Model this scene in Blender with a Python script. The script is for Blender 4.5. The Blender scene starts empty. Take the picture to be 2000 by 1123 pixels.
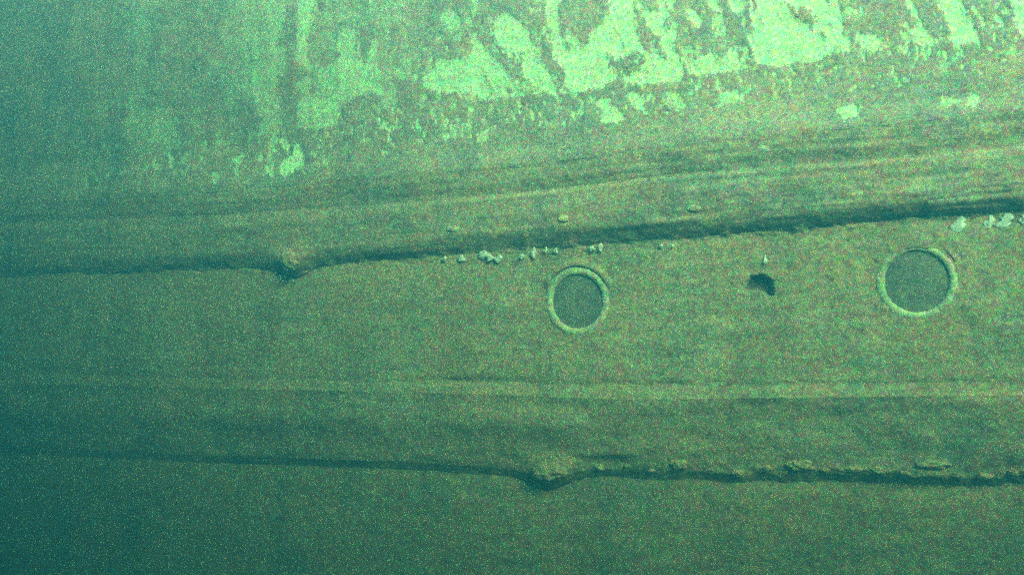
import bpy, bmesh, math, random
import numpy as np
from mathutils import Vector, Matrix, noise as mnoise

random.seed(7)
rng = np.random.default_rng(11)
sc = bpy.context.scene

# ------------------------------------------------------------------ camera, sky, sun, exposure
F = 2144.0            # focal length in pixels of the 2000 px wide photograph
CX, CY = 1000.0, 561.5
CZ = 4.0              # the camera floats four metres above the sea bed
cam_d = bpy.data.cameras.new("camera")
cam_d.sensor_width = 36.0
cam_d.lens = F / 2000.0 * 36.0
cam_d.clip_end = 500
cam = bpy.data.objects.new("camera", cam_d)
cam.location = (0, 0, CZ)
cam.rotation_euler = (math.radians(90), 0, 0)
sc.collection.objects.link(cam)
sc.camera = cam

SUN_EL, SUN_AZ = math.radians(32), math.radians(24)   # azimuth: to the right of straight behind the camera
w = bpy.data.worlds.new("World")
sc.world = w
w.use_nodes = True
wn, wl = w.node_tree.nodes, w.node_tree.links
sky = wn.new("ShaderNodeTexSky")
sky.sky_type = 'NISHITA'
sky.sun_disc = False
sky.sun_elevation = SUN_EL
sky.sun_rotation = math.pi - SUN_AZ
wl.new(sky.outputs[0], wn["Background"].inputs[0])
wn["Background"].inputs[1].default_value = 0.15

sun_d = bpy.data.lights.new("sun", 'SUN')
sun_d.energy = 3.7
sun_d.angle = math.radians(24)
sun_d.color = (1.0, 0.95, 0.86)
sun = bpy.data.objects.new("sun", sun_d)
to_sun = Vector((math.sin(SUN_AZ) * math.cos(SUN_EL), -math.cos(SUN_AZ) * math.cos(SUN_EL), math.sin(SUN_EL)))
sun.rotation_euler = to_sun.to_track_quat('Z', 'Y').to_euler()
sc.collection.objects.link(sun)

sc.view_settings.view_transform = 'Standard'
sc.view_settings.look = 'None'
sc.view_settings.gamma = 1
sc.view_settings.exposure = 5.25
sc.cycles.use_denoising = False
sc.cycles.max_bounces = 6
sc.cycles.sample_clamp_indirect = 0.075
sc.cycles.sample_clamp_direct = 0.25
sc.cycles.volume_bounces = 2
sc.cycles.filter_width = 1.4
sc.cycles.use_adaptive_sampling = False

# ------------------------------------------------------------------ helpers
def link(name, me, mat=None, parent=None):
    o = bpy.data.objects.new(name, me)
    sc.collection.objects.link(o)
    if mat: me.materials.append(mat)
    if parent: o.parent = parent
    return o

def tag(o, label=None, cat=None, group=None, kind=None):
    if label: o["label"] = label
    if cat: o["category"] = cat
    if group: o["group"] = group
    if kind: o["kind"] = kind
    return o

def line(pts):
    px = np.array([p[0] for p in pts], float); py = np.array([p[1] for p in pts], float)
    s0 = (py[1] - py[0]) / (px[1] - px[0]); s1 = (py[-1] - py[-2]) / (px[-1] - px[-2])
    m = np.gradient(py, px)
    def f(x):
        x = np.asarray(x, float)
        i = np.clip(np.searchsorted(px, x) - 1, 0, len(px) - 2)
        h = px[i + 1] - px[i]; t = np.clip((x - px[i]) / h, 0, 1)
        v = ((2*t**3 - 3*t**2 + 1) * py[i] + (t**3 - 2*t**2 + t) * h * m[i]
             + (-2*t**3 + 3*t**2) * py[i+1] + (t**3 - t**2) * h * m[i+1])
        v = np.where(x < px[0], py[0] + (x - px[0]) * s0, v)
        return np.where(x > px[-1], py[-1] + (x - px[-1]) * s1, v)
    return f

_tab = rng.random((256, 256))
def vnoise(x, y):
    xi = np.floor(x).astype(int); yi = np.floor(y).astype(int)
    fx = x - xi; fy = y - yi
    fx = fx*fx*(3-2*fx); fy = fy*fy*(3-2*fy)
    a = _tab[xi & 255, yi & 255]; b = _tab[(xi+1) & 255, yi & 255]
    c = _tab[xi & 255, (yi+1) & 255]; d = _tab[(xi+1) & 255, (yi+1) & 255]
    return (a*(1-fx)+b*fx)*(1-fy) + (c*(1-fx)+d*fx)*fy - 0.5
def fbm(x, y, n=4, g=0.5):
    s = 0; a = 1.0
    for i in range(n):
        s = s + a * vnoise(x * 2**i + 17.3*i, y * 2**i + 5.1*i); a *= g
    return s

# ------------------------------------------------------------------ the form of the ship's side
Y0, KK, CC = 7.0, 0.466, 0.50
def base_depth(x):
    t = (np.asarray(x, float) - CX) / F
    q = 1 + KK * t - CC * np.where(t < 0, t*t, 0)
    return Y0 / q
def place(x, y, d):
    t = (np.asarray(x, float) - CX) / F
    Y = base_depth(x) - d
    return t * Y, Y, CZ - (np.asarray(y, float) - CY) / F * Y

def vdip(x, c, wdt, amp):
    return amp * np.exp(-np.abs((np.asarray(x, float) - c) / wdt) ** 1.6)
def ragged(x, seed, amp, wl_):
    x = np.asarray(x, float)
    return amp * fbm(x / wl_ + seed, x * 0 + seed * 3.7, 4, 0.55) * 2

lA = line([(0, 330), (270, 305), (540, 275), (830, 215), (1100, 185), (1440, 132), (1660, 105), (2000, 58)])
lB = line([(0, 402), (400, 377), (700, 350), (1000, 325), (1300, 290), (1500, 265), (1700, 248), (2000, 214)])
lC = line([(0, 445), (400, 430), (900, 395), (1050, 382), (1300, 353), (1500, 336), (1750, 318), (2000, 292)])
lD = line([(0, 480), (400, 470), (880, 446), (1100, 426), (1355, 406), (1680, 381), (2000, 352)])
lE0 = line([(0, 517), (400, 505), (600, 497), (1000, 464), (1300, 443), (1600, 420), (2000, 391)])
lF0 = line([(0, 542), (300, 530), (520, 522), (620, 518), (800, 505), (1000, 490), (1200, 476), (1450, 456), (1700, 433), (2000, 409)])
lG = line([(0, 722), (500, 738), (900, 744), (1300, 748), (2000, 742)])
lH = line([(0, 748), (600, 762), (900, 768), (1200, 779), (1500, 777), (2000, 771)])
lI0 = line([(0, 868), (400, 888), (700, 898), (1000, 912), (1120, 914), (1300, 923), (1700, 926), (2000, 930)])
lE = lambda x: lE0(x) + vdip(x, 572, 34, 18) + ragged(x, 3.1, 2.0, 90)
lF = lambda x: lF0(x) + vdip(x, 574, 38, 22) + ragged(x, 8.7, 2.2, 60)
rw = lambda x: np.clip((np.asarray(x, float) - 900) / 400, 0.25, 1)
lI = lambda x: lI0(x) + vdip(x, 1075, 46, 26) + ragged(x, 5.9, 5.0, 55) * rw(x)
lJ = lambda x: lI(x) + 15 + ragged(x, 7.7, 1.6, 40)

cst = lambda v: (lambda x: np.asarray(x, float) * 0 + v)
# (line, depth towards the viewer, crease, rows in the strip below it)
CTRL = [
    (lambda x: CY - 4.8 * F / base_depth(x), -1.00, True, 14),
    (lambda x: lA(x) - 560 * np.minimum(1, 9.5 / base_depth(x)) ** 2.2, -0.32, False, 150),
    (lambda x: lA(x), 0.00, False, 26),
    (lambda x: lB(x) - 45, 0.080, False, 16),
    (lambda x: lB(x), 0.161, False, 5),
    (lambda x: lB(x) + 16, 0.160, False, 16),
    (lambda x: lC(x) - 9, 0.146, True, 4),
    (lambda x: lC(x), 0.163, True, 14),
    (lambda x: lD(x), 0.178, False, 16),
    (lambda x: lE(x) - 12, 0.177, False, 7),
    (lambda x: lE(x) + 6, 0.150, False, 11),
    (lambda x: lF(x), 0.102, True, 3),
    (lambda x: lF(x) + 6, 0.103, False, 60),
    (lambda x: lF(x) + 140, 0.107, False, 50),
    (lambda x: lG(x) - 8, 0.118, False, 6),
    (lambda x: lG(x) + 4, 0.116, True, 7),
    (lambda x: lH(x), 0.140, True, 8),
    (lambda x: lH(x) + 24, 0.129, False, 34),
    (lambda x: lI(x) - 10, 0.080, False, 6),
    (lambda x: lI(x), 0.070, True, 8),
    (lambda x: lJ(x), 0.022, True, 4),
    (lambda x: lJ(x) + 12, 0.026, False, 60),
    (lambda x: np.minimum(1160, CY + 3.0 * F / base_depth(x)), -0.060, False, 12),
    (lambda x: np.minimum(1700, CY + 4.1 * F / base_depth(x)), -0.32, False, 10),
    (lambda x: CY + 5.2 * F / base_depth(x), -1.1, True, 0),
]
PARTS = [("upper_plating", 0, 4), ("rubbing_strake", 4, 11), ("side_plating", 11, 16), ("belt", 16, 20), ("lower_plating", 20, 24)]

PORTS = [(1127, 589, 0.163), (1790, 550, 0.163)]

DMEAN = np.array([c[1] for c in CTRL])
YMEAN = np.array([float(np.mean(c[0](np.linspace(0, 2000, 9)))) for c in CTRL])
def slopes():
    n = len(CTRL); sL = np.zeros(n); sR = np.zeros(n)
    seg = np.diff(DMEAN) / np.diff(YMEAN)
    for i in range(n):
        a = seg[i-1] if i > 0 else seg[0]; b = seg[i] if i < n-1 else seg[-1]
        if CTRL[i][2]: sL[i], sR[i] = a, b
        else: sL[i] = sR[i] = 0.0 if a*b <= 0 else 2*a*b/(a+b)
    return sL, sR
SL, SR = slopes()
def strip_d(i, t):
    h = YMEAN[i+1] - YMEAN[i]
    return ((2*t**3-3*t**2+1)*DMEAN[i] + (t**3-2*t**2+t)*h*SR[i] + (-2*t**3+3*t**2)*DMEAN[i+1] + (t**3-t**2)*h*SL[i+1])
def depth_at(x, y):
    ys = np.array([float(c[0](x)) for c in CTRL])
    i = int(np.clip(np.searchsorted(ys, y) - 1, 0, len(ys) - 2))
    return float(strip_d(i, (y - ys[i]) / (ys[i+1] - ys[i])))
def point(x, y, off=0.0):
    return Vector([float(v) for v in place(x, y, depth_at(x, y) + off)])
def frame_at(x, y):
    e = 12.0
    p = point(x, y); a = point(x + e, y) - point(x - e, y); b = point(x, y - e) - point(x, y + e)
    a.normalize(); n = a.cross(b).normalized()
    if n.y > 0: n = -n
    up = n.cross(a).normalized()
    if up.z < 0: up = -up
    m = Matrix((a, up, n)).transposed().to_4x4(); m.translation = p
    return m

PFR = [frame_at(px, py) for px, py, r in PORTS]

# the ragged breach: outline in photo pixels
HOLE = [(1455,566),(1459,551),(1468,540),(1483,535),(1497,538),(1507,548),(1512,562),(1511,576),(1502,579),(1491,572),(1477,567),(1465,569)]

def poly_sd(px, py, poly):
    P = np.array(poly, float); n = len(P)
    dmin = np.full(px.shape, 1e9); inside = np.zeros(px.shape, bool)
    for i in range(n):
        ax, ay = P[i]; bx, by = P[(i+1) % n]
        ex, ey = bx-ax, by-ay
        t = np.clip(((px-ax)*ex + (py-ay)*ey) / (ex*ex+ey*ey+1e-9), 0, 1)
        dmin = np.minimum(dmin, np.hypot(px-ax-t*ex, py-ay-t*ey))
        c = (ay > py) != (by > py)
        xin = ax + (py-ay) * ex / (ey if abs(ey) > 1e-9 else 1e-9)
        inside ^= c & (px < xin)
    return np.where(inside, dmin, -dmin)

# pale bare paint left on the upper plating: outlines in thirds of the photograph (scale 2.807)
def tp(ox, pts): return [(ox + x/2.807, y/2.807) for x, y in pts]
T3, T2, T1 = 1300, 650, 0
WHITE = [
 (T3,1.,[(465,-330),(900,-330),(945,0),(985,180),(1028,280),(900,292),(860,322),(640,355),(500,352),(480,270),(438,205),(490,160),(470,60)]),
 (T3,.95,[(1060,190),(1120,180),(1190,215),(1190,282),(1120,292),(1080,260)]),
 (T3,.85,[(1290,0),(1350,-200),(1350,0),(1410,100),(1440,180),(1492,232),(1410,265),(1340,212),(1330,180),(1375,130),(1350,70)]),
 (T3,.95,[(1460,0),(1440,-260),(1560,-260),(1620,0),(1650,90),(1690,160),(1716,222),(1620,246),(1560,220),(1520,170),(1490,90)]),
 (T3,.9,[(1890,0),(1880,-200),(2200,-200),(2200,150),(1962,205),(1910,135),(1898,60)]),
 (T3,.8,[(1728,85),(1748,115),(1758,168),(1736,135)]),
 (T3,.8,[(1798,92),(1832,65),(1862,165),(1832,142)]),
 (T3,.5,[(1870,285),(1920,270),(1932,325),(1882,322)]),
 (T3,.95,[(110,310),(150,345),(200,300),(260,290),(300,335),(330,300),(380,270),(420,325),(492,378),(300,396),(150,407),(118,380)]),
 (T3,.9,[(-40,0),(52,0),(40,60),(0,100),(-40,90)]),
 (T3,.9,[(110,60),(150,45),(200,80),(217,130),(170,152),(120,112)]),
 (T3,.8,[(215,-60),(300,-40),(290,60),(240,50)]),
 (T3,.8,[(270,90),(325,110),(305,160),(280,205)]),
 (T3,.85,[(345,-150),(412,-140),(416,60),(392,87),(350,40)]),
 (T3,.5,[(305,250),(330,215),(380,210),(375,232),(335,240),(318,280)]),
 (T3,.45,[(1110,408),(1190,398),(1195,445),(1130,440)]),
 (T3,.4,[(1232,400),(1278,405),(1270,430),(1238,428)]),
 (T3,.5,[(1350,418),(1436,416),(1430,442),(1352,438)]),
 (T3,.45,[(1500,335),(1542,338),(1550,385),(1520,390)]),
 (T3,.8,[(320,520),(370,497),(442,510),(432,550),(380,572),(330,570),(312,600),(285,588),(310,560)]),
 (T3,.5,[(588,478),(625,478),(612,522),(592,520)]),
 (T3,.9,[(948,602),(1000,578),(1072,596),(1052,648),(985,656)]),
 (T3,.95,[(1640,548),(1700,528),(1735,540),(1730,572),(1650,574)]),
 (T3,.6,[(1510,542),(1610,540),(1640,560),(1580,574),(1520,572)]),
 (T3,.65,[(18,505),(80,530),(125,580),(84,622),(30,592)]),
 (T2,.85,[(498,440),(540,370),(580,323),(680,318),(742,320),(772,280),(750,195),(802,230),(870,278),(930,348),(985,430),(1064,522),(900,545),(780,535),(560,507),(500,482)]),
 (T2,.9,[(880,90),(960,85),(1005,110),(1040,135),(1075,180),(1095,260),(1130,300),(1180,380),(1244,528),(1120,492),(1060,440),(1030,400),(995,330),(925,268),(888,200)]),
 (T2,.7,[(1090,130),(1120,160),(1150,240),(1185,300),(1205,365),(1150,270)]),
 (T2,1.,[(1160,-250),(1262,-250),(1250,0),(1240,80),(1262,110),(1250,200),(1290,255),(1400,232),(1422,180),(1490,120),(1520,60),(1500,-100),(1530,-260),(1680,-200),(1690,0),(1710,50),(1780,60),(1812,110),(1800,150),(1840,172),(1896,128),(1890,220),(1862,260),(1895,310),(1926,402),(1880,440),(1750,462),(1600,458),(1580,405),(1530,440),(1480,482),(1330,498),(1268,472),(1285,400),(1210,290),(1200,200),(1172,120)]),
 (T2,.95,[(1426,560),(1480,528),(1520,568),(1560,585),(1602,642),(1545,674),(1480,672),(1492,612)]),
 (T2,.9,[(1598,530),(1660,508),(1702,530),(1700,600),(1724,658),(1690,605),(1640,572)]),
 (T2,.65,[(1838,520),(1900,510),(1935,560),(1905,625),(1850,592)]),
 (T2,.6,[(345,-100),(425,-100),(412,50),(360,42)]),
 (T2,.5,[(575,80),(640,55),(702,90),(704,152),(640,172),(590,132)]),
 (T2,.55,[(770,-120),(820,-120),(802,80),(762,165),(765,80)]),
 (T2,.7,[(1070,0),(1130,15),(1142,80),(1100,84),(1085,50)]),
 (T2,.65,[(30,180),(85,160),(150,300),(185,342),(250,175),(268,262),(240,335),(292,420),(322,500),(347,605),(310,562),(230,505),(100,505),(45,600),(0,690),(-60,690),(-60,420),(0,345),(42,342)]),
 (T2,.55,[(120,120),(180,50),(190,-80),(255,-80),(240,60),(200,130),(150,200)]),
 (T2,.8,[(590,742),(640,722),(668,678),(692,730),(682,762),(612,782)]),
 (T2,.8,[(798,742),(850,693),(872,700),(842,760),(802,768)]),
 (T2,.8,[(48,832),(66,832),(68,858),(50,860)]),
 (T2,.5,[(1240,580),(1272,582),(1270,605),(1245,608)]),
 (T1,.42,[(1310,-120),(1560,-120),(1540,200),(1560,380),(1540,500),(1560,700),(1520,742),(1370,782),(1340,750),(1420,650),(1330,560),(1260,400),(1300,200)]),
 (T1,.6,[(1640,-120),(1790,-120),(1700,200),(1680,290),(1700,342),(1780,360),(1862,312),(1850,230),(1870,150),(1990,130),(1990,450),(1900,560),(1850,700),(1700,716),(1640,700),(1618,600),(1650,530),(1740,470),(1680,385),(1600,300),(1620,100)]),
 (T1,.9,[(1460,947),(1540,908),(1590,858),(1620,798),(1667,830),(1667,910),(1600,942),(1500,962)]),
 (T1,.65,[(1165,735),(1192,778),(1284,768),(1222,812),(1180,802)]),
 (T1,.45,[(690,500),(740,450),(790,400),(785,560),(900,600),(935,560),(965,640),(985,800),(740,862),(730,760),(680,700)]),
 (T1,.3,[(710,-120),(860,-120),(840,150),(760,400),(715,300)]),
 (T1,.7,[(1176,950),(1204,952),(1206,985),(1180,988)]),
 (T1,.7,[(1872,832),(1896,832),(1896,860),(1874,860)]),
 (T1,.6,[(1782,860),(1812,862),(1808,884),(1786,884)]),
 (T1,.5,[(528,868),(550,866),(556,915),(538,915)]),
]
COVER = [  # growth lying over the paint inside those outlines
 (T3,[(718,62),(760,45),(806,62),(832,112),(806,170),(770,132),(730,102)]),
 (T3,[(640,-5),(668,0),(662,22),(645,22)]),
 (T3,[(880,-20),(915,-15),(905,25),(885,22)]),
 (T3,[(430,-200),(560,-180),(540,-60),(450,-80)]),
 (T2,[(1648,100),(1705,100),(1742,178),(1795,212),(1772,272),(1722,290),(1690,240),(1680,180)]),
 (T2,[(1498,295),(1560,332),(1600,300),(1650,282),(1724,300),(1712,350),(1645,402),(1600,412),(1565,385),(1540,395),(1520,350)]),
 (T2,[(1020,280),(1045,285),(1042,345),(1030,390),(1022,340)]),
 (T2,[(820,380),(838,390),(862,450),(888,500),(870,520),(850,470)]),
 (T1,[(1560,480),(1620,500),(1600,700),(1555,700)]),
]

# narrow dark runs of growth trailing down across the paint
RUNS = [(1052,45,1100,190,8),(1030,-60,1052,45,9),(932,72,985,120,8),(985,120,1032,188,7),(1636,-40,1672,108,6),(1812,-40,1856,88,7),
        (1896,-20,1926,84,7),(1332,55,1346,152,5),(1440,60,1472,128,6),(1478,-40,1470,50,5),(1200,120,1215,165,4),(1262,55,1300,110,5),
        (576,-40,566,250,8),(742,50,776,222,6),(1240,10,1262,55,4),(1408,-20,1432,70,5),(1538,10,1560,36,5)]
def paint_fields(gx, gy):
    warpx = 5 * fbm(gx/22., gy/22., 3) ; warpy = 5 * fbm(gx/22.+50, gy/22.+9, 3)
    qx, qy = gx + warpx, gy + warpy
    sd = np.full(gx.shape, -40.0); st = np.full(gx.shape, 0.0)
    for ox, s, pts in WHITE:
        d = poly_sd(qx, qy, tp(ox, pts))
        st = np.where(d > sd, s, st); sd = np.maximum(sd, d)
    for ox, pts in COVER:
        sd = np.minimum(sd, -poly_sd(qx, qy, tp(ox, pts)))
    for x0, y0, x1, y1, wd in RUNS:
        ex, ey = x1-x0, y1-y0
        t = np.clip(((qx-x0)*ex + (qy-y0)*ey) / (ex*ex+ey*ey), 0, 1)
        sd = np.minimum(sd, np.hypot(qx-x0-t*ex, qy-y0-t*ey) - wd)
    # loose flecks of paint along the foot of the plating
    a = lA(gx)
    band = np.exp(-((gy - a - 28) / 34.0)**2) * np.clip((gx + 200) / 700, 0, 1)
    fl = (fbm(gx/8., gy/13., 3) - 0.50 + 0.26*band) * 34 
    fl = np.where(band > 0.12, fl, -40)
    st = np.where(fl > sd, 0.72, st); sd = np.maximum(sd, fl)
    # far off the photograph: chance patches of the same kind
    brk = 15 * fbm(gx/26.+3, gy/40., 4, .6) + 9 * fbm(gx/6., gy/34.+8, 3)
    sd = np.where(sd > -25, sd + brk * np.where(gx < 560, 1.25, .42), sd)
    sk = (fbm(gx/28.+60, gy/130., 4, .6) - .12) * 45      # long faint vertical remains at the left
    sk = np.where((gy < a - 18) & (gx > 225) & (gx < 800), sk, -40)
    st = np.where(sk > sd, .22, st); sd = np.maximum(sd, sk)
    st = np.where(gx < 800, st * np.clip(1 + .8*vnoise(gx/10., gy/70.), .5, 1.3), st)
    dg = (fbm((gx - .42*gy)/10., (gy + .42*gx)/75., 3, .55) - .50) * 50   # growth in slanting runs
    dg = np.where((gx > 900) & (gy < a - 14), dg, -40)
    sd = np.minimum(sd, -dg)
    # fragments clinging in the gaps between the big patches
    fg = (fbm(gx/15.+40, gy/24.+2, 4, .6) - .34 + .10*np.exp(-((gy - a + 40)/90.)**2)) * 45
    fg = np.where((gy < a - 2) & (gx > 150), fg, -40)
    st = np.where(fg > sd, .34 + .25*np.clip((gx-300)/900, 0, 1), st); sd = np.maximum(sd, fg)
    st = st * np.clip(.35 + gx/900., .4, 1)
    far = (gx < -30) | (gx > 2060) | (gy < -60)
    fn = (fbm(gx/120., gy/150., 5, .6) + 0.05) * 60
    fn = np.where(gy < a - 10, fn, -40)
    st = np.where(far, 0.9, st); sd = np.where(far, np.clip(fn, -40, 40), sd)
    return np.clip(sd, -40, 40), st

xs = np.concatenate([np.arange(-720, -60, 30), np.arange(-60, 2061, 3.0), np.arange(2085, 3300, 30)])
def build_part(name, i0, i1, mat, parent):
    rows_y, rows_d = [], []
    for i in range(i0, i1):
        n = CTRL[i][3]
        ya, yb = CTRL[i][0](xs), CTRL[i+1][0](xs)
        kmax = n + 1 if i == i1 - 1 else n
        for k in range(kmax):
            t = k / n
            if name == "upper_plating" and i == 0: t = 1 - (1 - t)
            rows_y.append(ya + (yb - ya) * t)
            rows_d.append(xs * 0 + strip_d(i, t))
    gy = np.array(rows_y); gd = np.array(rows_d); gx = np.tile(xs, (gy.shape[0], 1))
    edge = np.ones(gy.shape)
    X, Y, Z = place(gx, gy, gd)
    u, v = X * 1.12, Z
    # dents and ripples in the plates, silt in low ridges that follow the strake, fine crust
    rel = 0.016 * fbm(u*0.9, v*1.6, 3) + 0.009 * fbm(u*2.2, (gy - lB(gx))/34., 3) + 0.004 * fbm(u*16, v*20, 3)
    ta = np.clip(np.minimum(gy - gy[:1], gy[-1:] - gy) / 14., 0, 1)
    if name == "belt": rel += ta * 0.016 * fbm(u*3.2+4, v*7, 3)
    if name in ("upper_plating",): rel += ta * 0.012 * fbm(u*5, v*2.2, 3)
    if name == "rubbing_strake": rel += ta * 0.006 * fbm(u*1.6+9, (gy - lC(gx))/18., 3) + 0.006*fbm(u*9, v*14, 3)
    gd = gd + rel
    sd, st = (np.full(gx.shape, -40.0), np.zeros(gx.shape))
    if name == "upper_plating":
        sd, st = paint_fields(gx, gy)
        gd = gd - 0.008 * np.clip((sd + 3) / 6, 0, 1) * st       # paint lies lower than the crust round it
    if name in ("rubbing_strake", "side_plating"):
        gd = gd + 0.022 * np.exp(-np.abs(gy - lF(gx))/9.) * fbm(gx/24.+2, gy/12., 4, .6)
    if name == "rubbing_strake":
        gd = gd + ta * 0.004 * fbm(gx/210.+7, (gy - lC(gx))/9., 2)
    if name == "rubbing_strake":
        gd = gd + 0.045 * np.exp(-((gx - 570)/34.)**2 - ((gy - 512)/26.)**2)
    if name == "belt":
        gd = gd + 0.05 * np.exp(-((gx - 1074)/46.)**2 - ((gy - 922)/30.)**2)
        near = np.exp(-((gy - lI(gx) + 4)/12.)**2) * np.clip((gx - 900)/700, 0.08, 1)
        gd = gd + 0.018 * near * fbm(gx/28., gy/16., 4, .6)
        wl_ = 1 / (1 + np.exp((gx - 1140) / 22.))
        gd = gd + 0.034 * wl_ * np.exp(-((gy - lH(gx) - 52)/30.)**2)
        # the broken lip of a doubler on the belt, right of the lump
        lip = np.clip((gx - 1105)/40, 0, 1) * np.clip((1262 - gx)/40, 0, 1) * np.exp(-np.clip((gy - 889)/4., 0, 9)) * np.clip((gy - 850)/34, 0, 1)
        gd = gd + 0.022 * lip
    if name == "side_plating":
        d = poly_sd(gx + 4*fbm(gx/9., gy/9., 3), gy + 4*fbm(gx/9.+7, gy/9., 3), HOLE)
        gd = gd - 0.05 * np.clip((d + 1.5) / 6, 0, 1)
        gd = gd + ta * 0.016 * np.minimum(0, fbm(gx/38., gy/9., 3)) * np.exp(-((gy - lG(gx))/6.)**2)
        # low groove at the head of the belt
        g = np.exp(-((gx-945)/85.)**4) * np.exp(-((gy - lG(gx) + 0)/7.)**2)
        gd = gd - 0.014 * g
    X, Y, Z = place(gx, gy, gd)
    co = np.stack([X, Y, Z], -1)
    if name == "side_plating":
        for m in PFR:
            mi = np.array(m.inverted()); loc = co @ mi[:3, :3].T + mi[:3, 3]
            rr = np.hypot(loc[..., 0], loc[..., 1])
            rec = np.clip((0.178 - rr) / 0.012, 0, 1) * (np.abs(loc[..., 2]) < .3)
            n = np.array(m.to_3x3() @ Vector((0, 0, 1)))
            co = co - rec[..., None] * 0.07 * n
    R, Cn = gy.shape
    idx = np.arange(R*Cn).reshape(R, Cn)
    quads = np.stack([idx[:-1, :-1], idx[1:, :-1], idx[1:, 1:], idx[:-1, 1:]], -1).reshape(-1, 4)
    me = bpy.data.meshes.new(name)
    me.vertices.add(R*Cn); me.vertices.foreach_set("co", co.reshape(-1).astype(np.float32))
    me.loops.add(quads.size); me.loops.foreach_set("vertex_index", quads.reshape(-1).astype(np.int32))
    me.polygons.add(len(quads)); me.polygons.foreach_set("loop_start", np.arange(0, quads.size, 4, dtype=np.int32))
    me.update(calc_edges=True)
    me.polygons.foreach_set("use_smooth", np.ones(len(quads), bool))
    ref = dict(upper_plating=lA, rubbing_strake=lC, side_plating=lambda x: .5*(lF0(x) + lG(x)), belt=lH, lower_plating=lI0)[name](gx)
    at = me.attributes.new("strata", 'FLOAT', 'POINT'); at.data.foreach_set("value", ((gy - ref)/306.).reshape(-1).astype(np.float32))
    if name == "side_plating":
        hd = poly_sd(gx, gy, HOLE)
        at = me.attributes.new("rust_shade_hole", 'FLOAT', 'POINT'); at.data.foreach_set("value", np.clip((hd + 4)/9, 0, 1).reshape(-1).astype(np.float32))
    if name == "upper_plating":
        at = me.attributes.new("paint_edge", 'FLOAT', 'POINT'); at.data.foreach_set("value", (sd.reshape(-1)/40).astype(np.float32))
        at = me.attributes.new("paint_left", 'FLOAT', 'POINT'); at.data.foreach_set("value", st.reshape(-1).astype(np.float32))
    return link(name, me, mat, parent)

# ------------------------------------------------------------------ materials
class NT:
    def __init__(s, name):
        s.m = bpy.data.materials.new(name); s.m.use_nodes = True
        s.n = s.m.node_tree.nodes; s.l = s.m.node_tree.links
        s.b = s.n["Principled BSDF"]; s.tc = s.n.new("ShaderNodeNewGeometry").outputs["Position"]
    def map(s, scale):
        mp = s.n.new("ShaderNodeMapping"); mp.inputs["Scale"].default_value = scale
        s.l.new(s.tc, mp.inputs["Vector"]); return mp.outputs[0]
    def noise(s, scale, vec=None, detail=4, rough=.55):
        t = s.n.new("ShaderNodeTexNoise"); t.inputs["Scale"].default_value = scale
        t.inputs["Detail"].default_value = detail; t.inputs["Roughness"].default_value = rough
        s.l.new(vec or s.tc, t.inputs["Vector"]); return t
    def ramp(s, fac, stops):
        r = s.n.new("ShaderNodeValToRGB"); el = r.color_ramp.elements
        while len(el) < len(stops): el.new(.5)
        for e, (p, c) in zip(el, stops):
            e.position = p; e.color = c if len(c) == 4 else (*c, 1)
        s.l.new(fac, r.inputs[0]); return r.outputs[0]
    def mix(s, fac, a, b, mode='MIX'):
        m = s.n.new("ShaderNodeMix"); m.data_type = 'RGBA'; m.blend_type = mode
        for sock, v in ((m.inputs[0], fac), (m.inputs[6], a), (m.inputs[7], b)):
            if isinstance(v, (int, float)): sock.default_value = v
            elif isinstance(v, tuple): sock.default_value = (*v, 1)
            else: s.l.new(v, sock)
        return m.outputs[2]
    def math(s, op, a, b=0.0, c=None):
        m = s.n.new("ShaderNodeMath"); m.operation = op
        for i, v in enumerate((a, b) if c is None else (a, b, c)):
            if isinstance(v, (int, float)): m.inputs[i].default_value = v
            else: s.l.new(v, m.inputs[i])
        return m.outputs[0]
    def bump(s, h, strength, dist):
        b = s.n.new("ShaderNodeBump"); b.inputs["Strength"].default_value = strength
        b.inputs["Distance"].default_value = dist; s.l.new(h, b.inputs["Height"])
        s.l.new(b.outputs[0], s.b.inputs["Normal"])
    def attr(s, name):
        a = s.n.new("ShaderNodeAttribute"); a.attribute_name = name; return a.outputs["Fac"]

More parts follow.
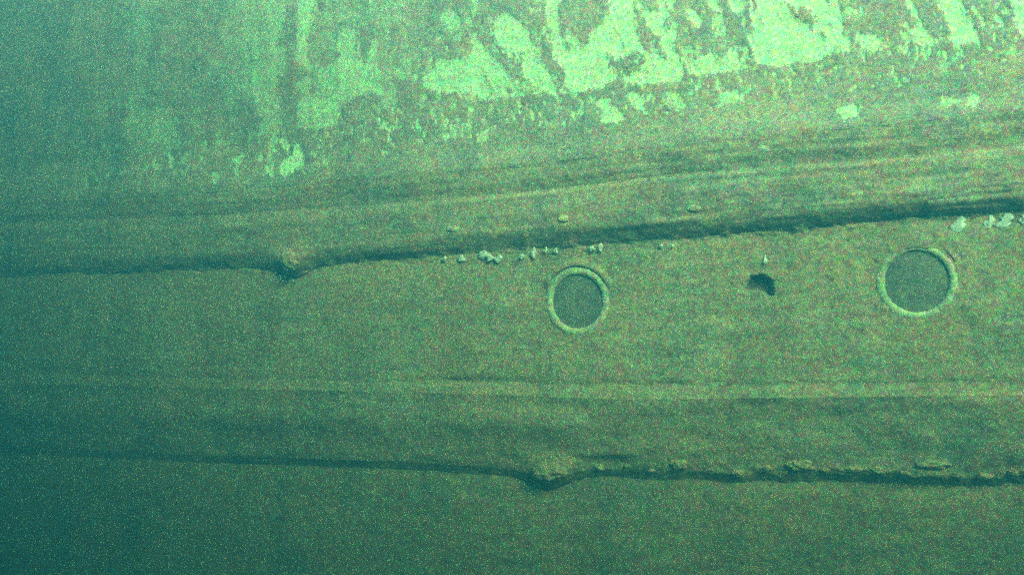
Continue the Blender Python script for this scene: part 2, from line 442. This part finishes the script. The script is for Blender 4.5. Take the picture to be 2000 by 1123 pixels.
GRAIN = 0.85
def crust(name, dark, light, paint=False, speck=True, rust=.5, hole=False, strata=True, grain=1.0, streak=.45):
    t = NT(name)
    n1 = t.noise(1.3, t.map((1, 1, 1.6)), 6).outputs["Fac"]
    n2 = t.noise(14, None, 5, .65).outputs["Fac"]
    base = t.ramp(n1, [(0.34, dark), (0.66, light)])
    if strata:
        sx = t.n.new("ShaderNodeSeparateXYZ"); t.l.new(t.tc, sx.inputs[0])
        cx = t.n.new("ShaderNodeCombineXYZ"); t.l.new(t.math('MULTIPLY', sx.outputs[0], .55), cx.inputs[0])
        t.l.new(t.math('MULTIPLY', t.attr("strata"), 19.), cx.inputs[1])
        st = t.noise(1.0, cx.outputs[0], 6, .62).outputs["Fac"]
        base = t.mix(1.0, base, t.ramp(st, [(.32, (1-.36*streak, 1-.31*streak, 1-.32*streak)), (.50, (1, 1, 1)), (.68, (1+.32*streak, 1+.24*streak, 1+.06*streak))]), 'MULTIPLY')
    # blotches and drip stains
    n6 = t.noise(3.6, t.map((1, 1, .45)), 5, .65).outputs["Fac"]
    base = t.mix(1.0, base, t.ramp(n6, [(.34, (.64, .72, .74)), (.52, (1, 1, 1)), (.68, (1.18, 1.10, .96))]), 'MULTIPLY')
    fine = t.ramp(n2, [(.30, (.70, .74, .76)), (.5, (1, 1, 1)), (.72, (1.25, 1.16, 1.05))])
    base = t.mix(1.0, base, fine, 'MULTIPLY')
    n7 = t.noise(2.1, None, 6, .6).outputs["Fac"]
    base = t.mix(t.ramp(n7, [(.40, (0,0,0)), (.58, (rust,)*3)]), base, (.52, .35, .15))
    if speck:
        n4 = t.noise(24, None, 3, .55).outputs["Fac"]
        base = t.mix(t.ramp(n4, [(.655, (0,0,0)), (.72, (.6,.6,.6))]), base, (.03, .05, .05))
        n5 = t.noise(9.5, None, 5, .65).outputs["Fac"]
        base = t.mix(t.ramp(n5, [(.57, (0,0,0)), (.68, (.6,.6,.6))]), base, (.36, .20, .09))
    rough = 0.85
    if paint:
        e = t.attr("paint_edge"); s = t.attr("paint_left")
        nn = t.noise(48, t.map((1, 1, .7)), 5, .7).outputs["Fac"]
        e2 = t.math('ADD', e, t.math('MULTIPLY', t.math('SUBTRACT', nn, .5), .95))
        m = t.n.new("ShaderNodeMapRange"); m.interpolation_type = 'SMOOTHSTEP'
        m.inputs[1].default_value = -.06
        t.l.new(t.math('MULTIPLY_ADD', s, -.26, .30), m.inputs[2])
        t.l.new(e2, m.inputs[0])
        wn_ = t.noise(8, t.map((1, 1, .4)), 6, .75).outputs["Fac"]
        worn = t.ramp(wn_, [(.30, (.62,)*3), (.46, (.93,)*3), (.58, (1,1,1))])
        fac = t.math('MULTIPLY', t.math('MULTIPLY', m.outputs[0], s), worn)
        base = t.mix(fac, base, t.mix(n2, (.54, .80, .36), (.68, .88, .43)))
    if hole:
        base = t.mix(t.attr("rust_shade_hole"), base, (.12, .10, .07))  # rusted cavity; its inner shade is put into this dark brown too
    # sand grains of many colours in the silt
    for sc_, g_ in ((58, .37 * grain), (150, .12 * grain)):
        vo = t.n.new("ShaderNodeTexVoronoi"); vo.inputs["Scale"].default_value = sc_
        t.l.new(t.tc, vo.inputs["Vector"])
        gr = t.mix(g_, (.5, .5, .5), vo.outputs["Color"])
        base = t.mix(1.0, base, t.mix(1.0, gr, (2, 2, 2), 'MULTIPLY'), 'MULTIPLY')
    t.l.new(base, t.b.inputs["Base Color"])
    t.b.inputs["Roughness"].default_value = rough
    t.b.inputs["Specular IOR Level"].default_value = .15
    t.bump(t.mix(.2, n2, t.noise(70, None, 4, .7).outputs["Fac"]), .45, .02)
    return t.m

M_up = crust("crusted_plate_with_paint", (.28, .27, .18), (.37, .35, .225), paint=True, rust=.3)
M_strake = crust("silted_strake", (.34, .31, .19), (.44, .40, .235), streak=1.0)
M_side = crust("silted_plate", (.42, .375, .20), (.53, .46, .255), hole=True)
M_brow = crust("silted_brow", (.42, .375, .20), (.53, .46, .255), strata=False)
M_belt = crust("silted_belt", (.35, .32, .19), (.46, .42, .235))
M_low = crust("silted_low_plate", (.34, .32, .18), (.44, .40, .225))
M_ring = crust("silted_ring", (.56, .58, .33), (.80, .82, .46), strata=False, rust=.15, speck=False)
M_glass = crust("silted_glass", (.21, .215, .155), (.26, .255, .18), grain=.6, strata=False, rust=0.0, speck=False)
M_lump = crust("lump_crust", (.46, .40, .22), (.60, .50, .28), strata=False)
M_tan = crust("tan_crust", (.62, .56, .30), (.80, .74, .42), strata=False, speck=False)
M_bed = crust("sea_bed", (.20, .22, .16), (.28, .30, .21), strata=False)

tw = NT("white_growth")
tw.l.new(tw.ramp(tw.noise(60).outputs["Fac"], [(.3, (.70, .85, .62)), (.6, (.88, .95, .80))]), tw.b.inputs["Base Color"])
tw.b.inputs["Roughness"].default_value = .6
M_white = tw.m

# ------------------------------------------------------------------ setting: sea bed
def bed():
    me = bpy.data.meshes.new("seabed")
    n = 120; g = np.linspace(-1, 1, n); g = np.sign(g) * np.abs(g)**1.8 * 60
    gx, gy = np.meshgrid(g, g)
    z = 0.25 * fbm(gx/4, gy/4, 4)
    co = np.stack([gx, gy + 10, z], -1).reshape(-1, 3)
    idx = np.arange(n*n).reshape(n, n)
    q = np.stack([idx[:-1, :-1], idx[:-1, 1:], idx[1:, 1:], idx[1:, :-1]], -1).reshape(-1, 4)
    me.from_pydata(co.tolist(), [], q.tolist())
    me.polygons.foreach_set("use_smooth", np.ones(len(q), bool))
    o = link("seabed", me, M_bed); tag(o, kind="structure"); return o
bed()

# ------------------------------------------------------------------ the wreck
wreck = bpy.data.objects.new("shipwreck", None)
sc.collection.objects.link(wreck)
wreck.location = (0, 0, 0)
tag(wreck, "sunken ship's side with two portholes, stepped ledges and silt-covered plates in green water", "shipwreck")
mats = dict(upper_plating=M_up, rubbing_strake=M_strake, side_plating=M_side, belt=M_belt, lower_plating=M_low)
plabel = dict(upper_plating="upper plating with bare pale paint showing between brown growth",
              rubbing_strake="rounded ledge above the portholes with a dark underside",
              side_plating="flat silted plating that holds the portholes",
              belt="projecting lower band with a ragged bottom edge",
              lower_plating="dim plating below the ragged band")
for nm, a, b in PARTS:
    o = build_part(nm, a, b, mats[nm], wreck); o["label"] = plabel[nm]

# deck over the top of the side, out of view, added to shade the hull
def shade_deck():
    me = bpy.data.meshes.new("shade_deck")
    vx = np.arange(-720, 3300, 150.0)
    X, Y, Z = place(vx, CTRL[0][0](vx), -1.0)
    vs, fs = [], []
    for x, y, z in zip(X, Y, Z):
        vs += [(x, y, z), (x + 2.2, y + 5.0, z + .25)]
    for i in range(len(vx) - 1): fs.append((2*i, 2*i+1, 2*i+3, 2*i+2))
    me.from_pydata(vs, [], fs); return link("shade_deck", me, M_up, wreck)
shade_deck()

def lathe(prof, m, seg=96, a0=0, a1=2*math.pi, jitter=0.0, seed=0, taper=False):
    bm = bmesh.new(); full = abs(a1 - a0 - 2*math.pi) < 1e-6
    rings = []
    n = seg if full else seg + 1
    for k in range(n):
        a = a0 + (a1 - a0) * k / seg
        ring = []
        for j, (r, z) in enumerate(prof):
            q = mnoise.noise(Vector((math.cos(a)*6 + seed, math.sin(a)*6, j*.35)))
            q2 = mnoise.noise(Vector((math.cos(a)*22 + seed, math.sin(a)*22, j*.6)))
            if taper: z = -.012 + (z + .012) * min(1, 3.2*math.sin(math.pi*k/seg))
            rr = r + jitter * (q + .5*q2); zz = z + jitter * .7 * (q2 + q)
            ring.append(bm.verts.new(m @ Vector((rr*math.cos(a), rr*math.sin(a), zz))))
        rings.append(ring)
    for k in range(n if full else n - 1):
        A, B = rings[k], rings[(k+1) % n]
        for j in range(len(prof) - 1):
            bm.faces.new((A[j], B[j], B[j+1], A[j+1]))
    bmesh.ops.recalc_face_normals(bm, faces=bm.faces)
    return bm
def finish(bm, name, mat, parent=None, smooth=True):
    me = bpy.data.meshes.new(name); bm.to_mesh(me); bm.free()
    if smooth: me.polygons.foreach_set("use_smooth", [True]*len(me.polygons))
    return link(name, me, mat, parent)

def porthole(px, py, r, m, k, lab):
    root = bpy.data.objects.new("porthole", None); sc.collection.objects.link(root)
    root.parent = wreck; root["label"] = lab
    # glass, slightly domed with settled silt
    gl = lathe([(r + .012, -.008), (r*.75, -.006), (r*.45, -.005), (r*.2, -.005), (.001, -.005)], m, 64, jitter=.002, seed=k)
    finish(gl, "glass", M_glass, root)
    prof = [(r - .001, -.03), (r, -.008), (r + .003, .000), (r + .010, .006), (r + .024, .0075), (r + .038, .005), (r + .050, -.004)]
    finish(lathe(prof, m, 120, jitter=.0042, seed=k*3+1), "ring", M_ring, root)
    R = r + .062
    pb = [(R - .010, -.012), (R - .009, .006), (R - .004, .010), (R + .008, .009), (R + .026, .003), (R + .046, -.012)]
    finish(lathe(pb, m, 80, math.radians(15), math.radians(165), jitter=.003, seed=k+9, taper=True), "brow", M_brow, root)
    return root
porthole(*PORTS[0], PFR[0], 1, "left porthole, dim, seen slightly from the side")
porthole(*PORTS[1], PFR[1], 2, "right porthole, round with a bright ring")

# ------------------------------------------------------------------ lumps of crust on the ledges
def lump(px, py, wpx, hpx, depth, name, label, cat, mat=M_lump, seed=0, off=0.0, group=None, tilt=0.0, amp=.35, label_ok=True):
    m = frame_at(px, py); s = float(base_depth(px)) / F
    root_p = m.translation + m.to_3x3() @ Vector((0, 0, off))
    bm = bmesh.new(); bmesh.ops.create_icosphere(bm, subdivisions=4, radius=1)
    for v in bm.verts:
        p = v.co.copy()
        q = 1.15*mnoise.fractal(p*2.1 + Vector((seed*7.1, 0, 0)), 1.0, 2.0, 4)
        p *= 1 + amp*q
        x, y, z = p.x*wpx*s, p.y*hpx*s, p.z*depth
        ct, st_ = math.cos(tilt), math.sin(tilt)
        v.co = m.to_3x3() @ Vector((x*ct - y*st_, x*st_ + y*ct, z))
    o = finish(bm, name, mat); o.location = root_p
    return tag(o, label, cat, group)
G1 = "crusted lumps on the ledges"
lump(567, 508, 24, 20, .040, "concretion", "rounded lump of crust hanging under the left part of the upper ledge", "concretion", seed=1, off=.018, group=G1, amp=.25)
lump(1074, 920, 36, 17, .045, "concretion", "wide pointed lump of crust hanging from the lower ledge below the left porthole", "concretion", seed=2, off=.020, group=G1, amp=.28)
lump(1328, 906, 18, 12, .026, "concretion", "small pale knob of crust on the lower ledge, nearest right of the big pointed lump", "concretion", seed=3, off=.0, group=G1)
lump(1562, 908, 26, 11, .022, "concretion", "pale oval knob of crust on the lower ledge, below the dark hole", "concretion", seed=4, group=G1)
lump(1822, 907, 30, 9, .018, "concretion", "low flat crust on the lower ledge below the right porthole", "concretion", seed=5, group=G1)
lump(1355, 407, 13, 6, .004, "concretion", "tiny pale crust knob on the face of the upper ledge, between the portholes", "concretion", mat=M_tan, off=.003, seed=6, group=G1)
lump(1100, 427, 10, 6, .004, "concretion", "tiny pale crust knob on the upper ledge above the left porthole", "concretion", mat=M_tan, off=.003, seed=7, group=G1)
lump(1680, 379, 22, 6, .004, "concretion", "tiny flat crust knob on the upper ledge left of the right porthole", "concretion", mat=M_tan, off=.003, seed=8, group=G1)

rl = random.Random(4)
ORD = 'first second third fourth fifth sixth seventh eighth ninth tenth eleventh twelfth thirteenth fourteenth'.split()
for k, x in enumerate([1128, 1172, 1226, 1272, 1392, 1440, 1498, 1612, 1668, 1716, 1770, 1876, 1925, 1978]):
    lump(x, float(lI(x)) - rl.uniform(2, 9), rl.uniform(7, 17), rl.uniform(4, 8), rl.uniform(.008, .017), "nodule",
         ORD[k] + " small tan crust nodule along the lower ledge, counted rightwards from the big pointed lump", "nodule", seed=20 + k, group="crust nodules along the lower ledge")

lump(1192, 881, 58, 9, .007, "concretion", "long pale smear of crust just right of the big pointed lump on the lower ledge", "concretion", mat=M_tan, seed=9, off=.006, group=G1, tilt=.06)
lump(1490, 292, 14, 7, .004, "concretion", "small tan crust spot high on the upper ledge, above the dark hole", "concretion", mat=M_tan, seed=10, off=.003, group=G1)
lump(885, 447, 15, 5, .004, "concretion", "tiny tan spot of crust low on the upper ledge, well left of the left porthole", "concretion", mat=M_tan, seed=11, off=.003, group=G1)

# ------------------------------------------------------------------ small white growths under the upper ledge
G2 = "small white growths below the upper ledge"
def white(px, py, wpx, hpx, label, seed):
    m = frame_at(px, py); s = float(base_depth(px)) / F
    bm = bmesh.new(); bmesh.ops.create_icosphere(bm, subdivisions=3, radius=1); wpx *= 1.35; hpx *= 1.25; py += 1.5
    for v in bm.verts:
        p = v.co.copy()
        lob = 1.1 + 1.2 * mnoise.fractal(Vector((p.x, p.y*.6, 0))*1.6 + Vector((seed*3.3, 1, 0)), .7, 2.0, 4)
        taper = .75 - .3 * p.y
        v.co = m.to_3x3() @ Vector((p.x*wpx*s*lob*taper + p.y*wpx*s*.25, p.y*hpx*s*(1 + .2*mnoise.noise(p*3)), p.z*.005*lob))
    o = finish(bm, "white_growth", M_white); o.location = m.translation + m.to_3x3() @ Vector((0, 0, .011))
    return tag(o, label, "growth", G2)
WG = [
 (870,505,5,4,"faint whitish growth, leftmost in the row under the upper ledge"),
 (902,504,7,6,"round white growth under the ledge, second from the left of the row"),
 (944,497,10,7,"broad bright white growth, the largest of the row under the ledge"),
 (956,503,7,6,"white growth touching the lower right of the broadest one"),
 (975,506,6,6,"white growth just right of the broad bright cluster"),
 (1020,501,4,4,"small white dot between the broad cluster and a tall thin growth"),
 (1043,494,4.5,9,"tall thin white growth under the ledge, up and left of the left porthole"),
 (1067,488,3.5,5,"small white growth just right of the tall thin one"),
 (1087,489,3.5,5,"small white growth above the left edge of the left porthole"),
 (1156,485,6,4.5,"left one of two white growths above the right edge of the left porthole"),
 (1174,483,4.5,7,"right one of two white growths above the right edge of the left porthole"),
 (1293,479,2,3.5,"tiny white speck alone under the ledge between the two portholes"),
 (1315,480,2.5,3,"tiny pale speck just right of the lone speck under the ledge"),
 (1495,507,3,7,"thin white sliver above the dark hole"),
 (1874,438,10,13,"tall pale growth above and right of the right porthole"),
 (1932,434,7,11,"pale growth near the right edge, left one of the close pair"),
 (1962,430,13,12,"broad pale growth near the right edge, right one of the close pair"),
 (1999,428,5,8,"pale growth at the very right edge of the picture"),
]
for k, (x, y, a, b, lab) in enumerate(WG): white(x, y, a, b, lab, k*1.7)

# ------------------------------------------------------------------ the water
def haze():
    me = bpy.data.meshes.new("haze"); bm = bmesh.new(); bmesh.ops.create_cube(bm, size=2)
    lo, hi = Vector((-62, -52, -1.6)), Vector((62, 72, 9.6))
    for v in bm.verts: v.co = Vector([lo[i] if v.co[i] < 0 else hi[i] for i in range(3)])
    bm.to_mesh(me); bm.free()
    m = bpy.data.materials.new("water_haze"); m.use_nodes = True
    n, l = m.node_tree.nodes, m.node_tree.links
    n.remove(n["Principled BSDF"])
    pv = n.new("ShaderNodeVolumePrincipled")
    pv.inputs["Color"].default_value = (.006, .056, .082, 1)
    pv.inputs["Absorption Color"].default_value = (.098, .18, .100, 1)
    pv.inputs["Density"].default_value = .385
    pv.inputs["Anisotropy"].default_value = .3
    l.new(pv.outputs[0], n["Material Output"].inputs["Volume"])
    o = link("haze", me, m); tag(o, kind="stuff"); return o
haze()

# ------------------------------------------------------------------ fine particles drifting in the water
def snow():
    r = np.random.default_rng(5); n = 2500
    p = np.stack([r.uniform(-6, 5, n), r.uniform(1.6, 6.0, n), r.uniform(.6, 7.4, n)], -1)
    e = 0.0005 + 0.0009 * r.random(n)**3
    o6 = np.array([(1,0,0),(-1,0,0),(0,1,0),(0,-1,0),(0,0,1),(0,0,-1)], float)
    f8 = np.array([(0,2,4),(2,1,4),(1,3,4),(3,0,4),(2,0,5),(1,2,5),(3,1,5),(0,3,5)])
    v = (p[:, None] + o6[None] * e[:, None, None] * r.uniform(.6, 1.5, (n, 6, 1))).reshape(-1, 3)
    f = (f8[None] + (np.arange(n)*6)[:, None, None]).reshape(-1, 3)
    me = bpy.data.meshes.new("marine_snow"); me.from_pydata(v.tolist(), [], f.tolist())
    t = NT("marine_snow"); t.l.new(t.ramp(t.noise(3).outputs["Fac"], [(.4, (.45, .5, .4)), (.6, (.7, .6, .45))]), t.b.inputs["Base Color"])
    o = link("marine_snow", me, t.m); tag(o, kind="stuff")
snow()
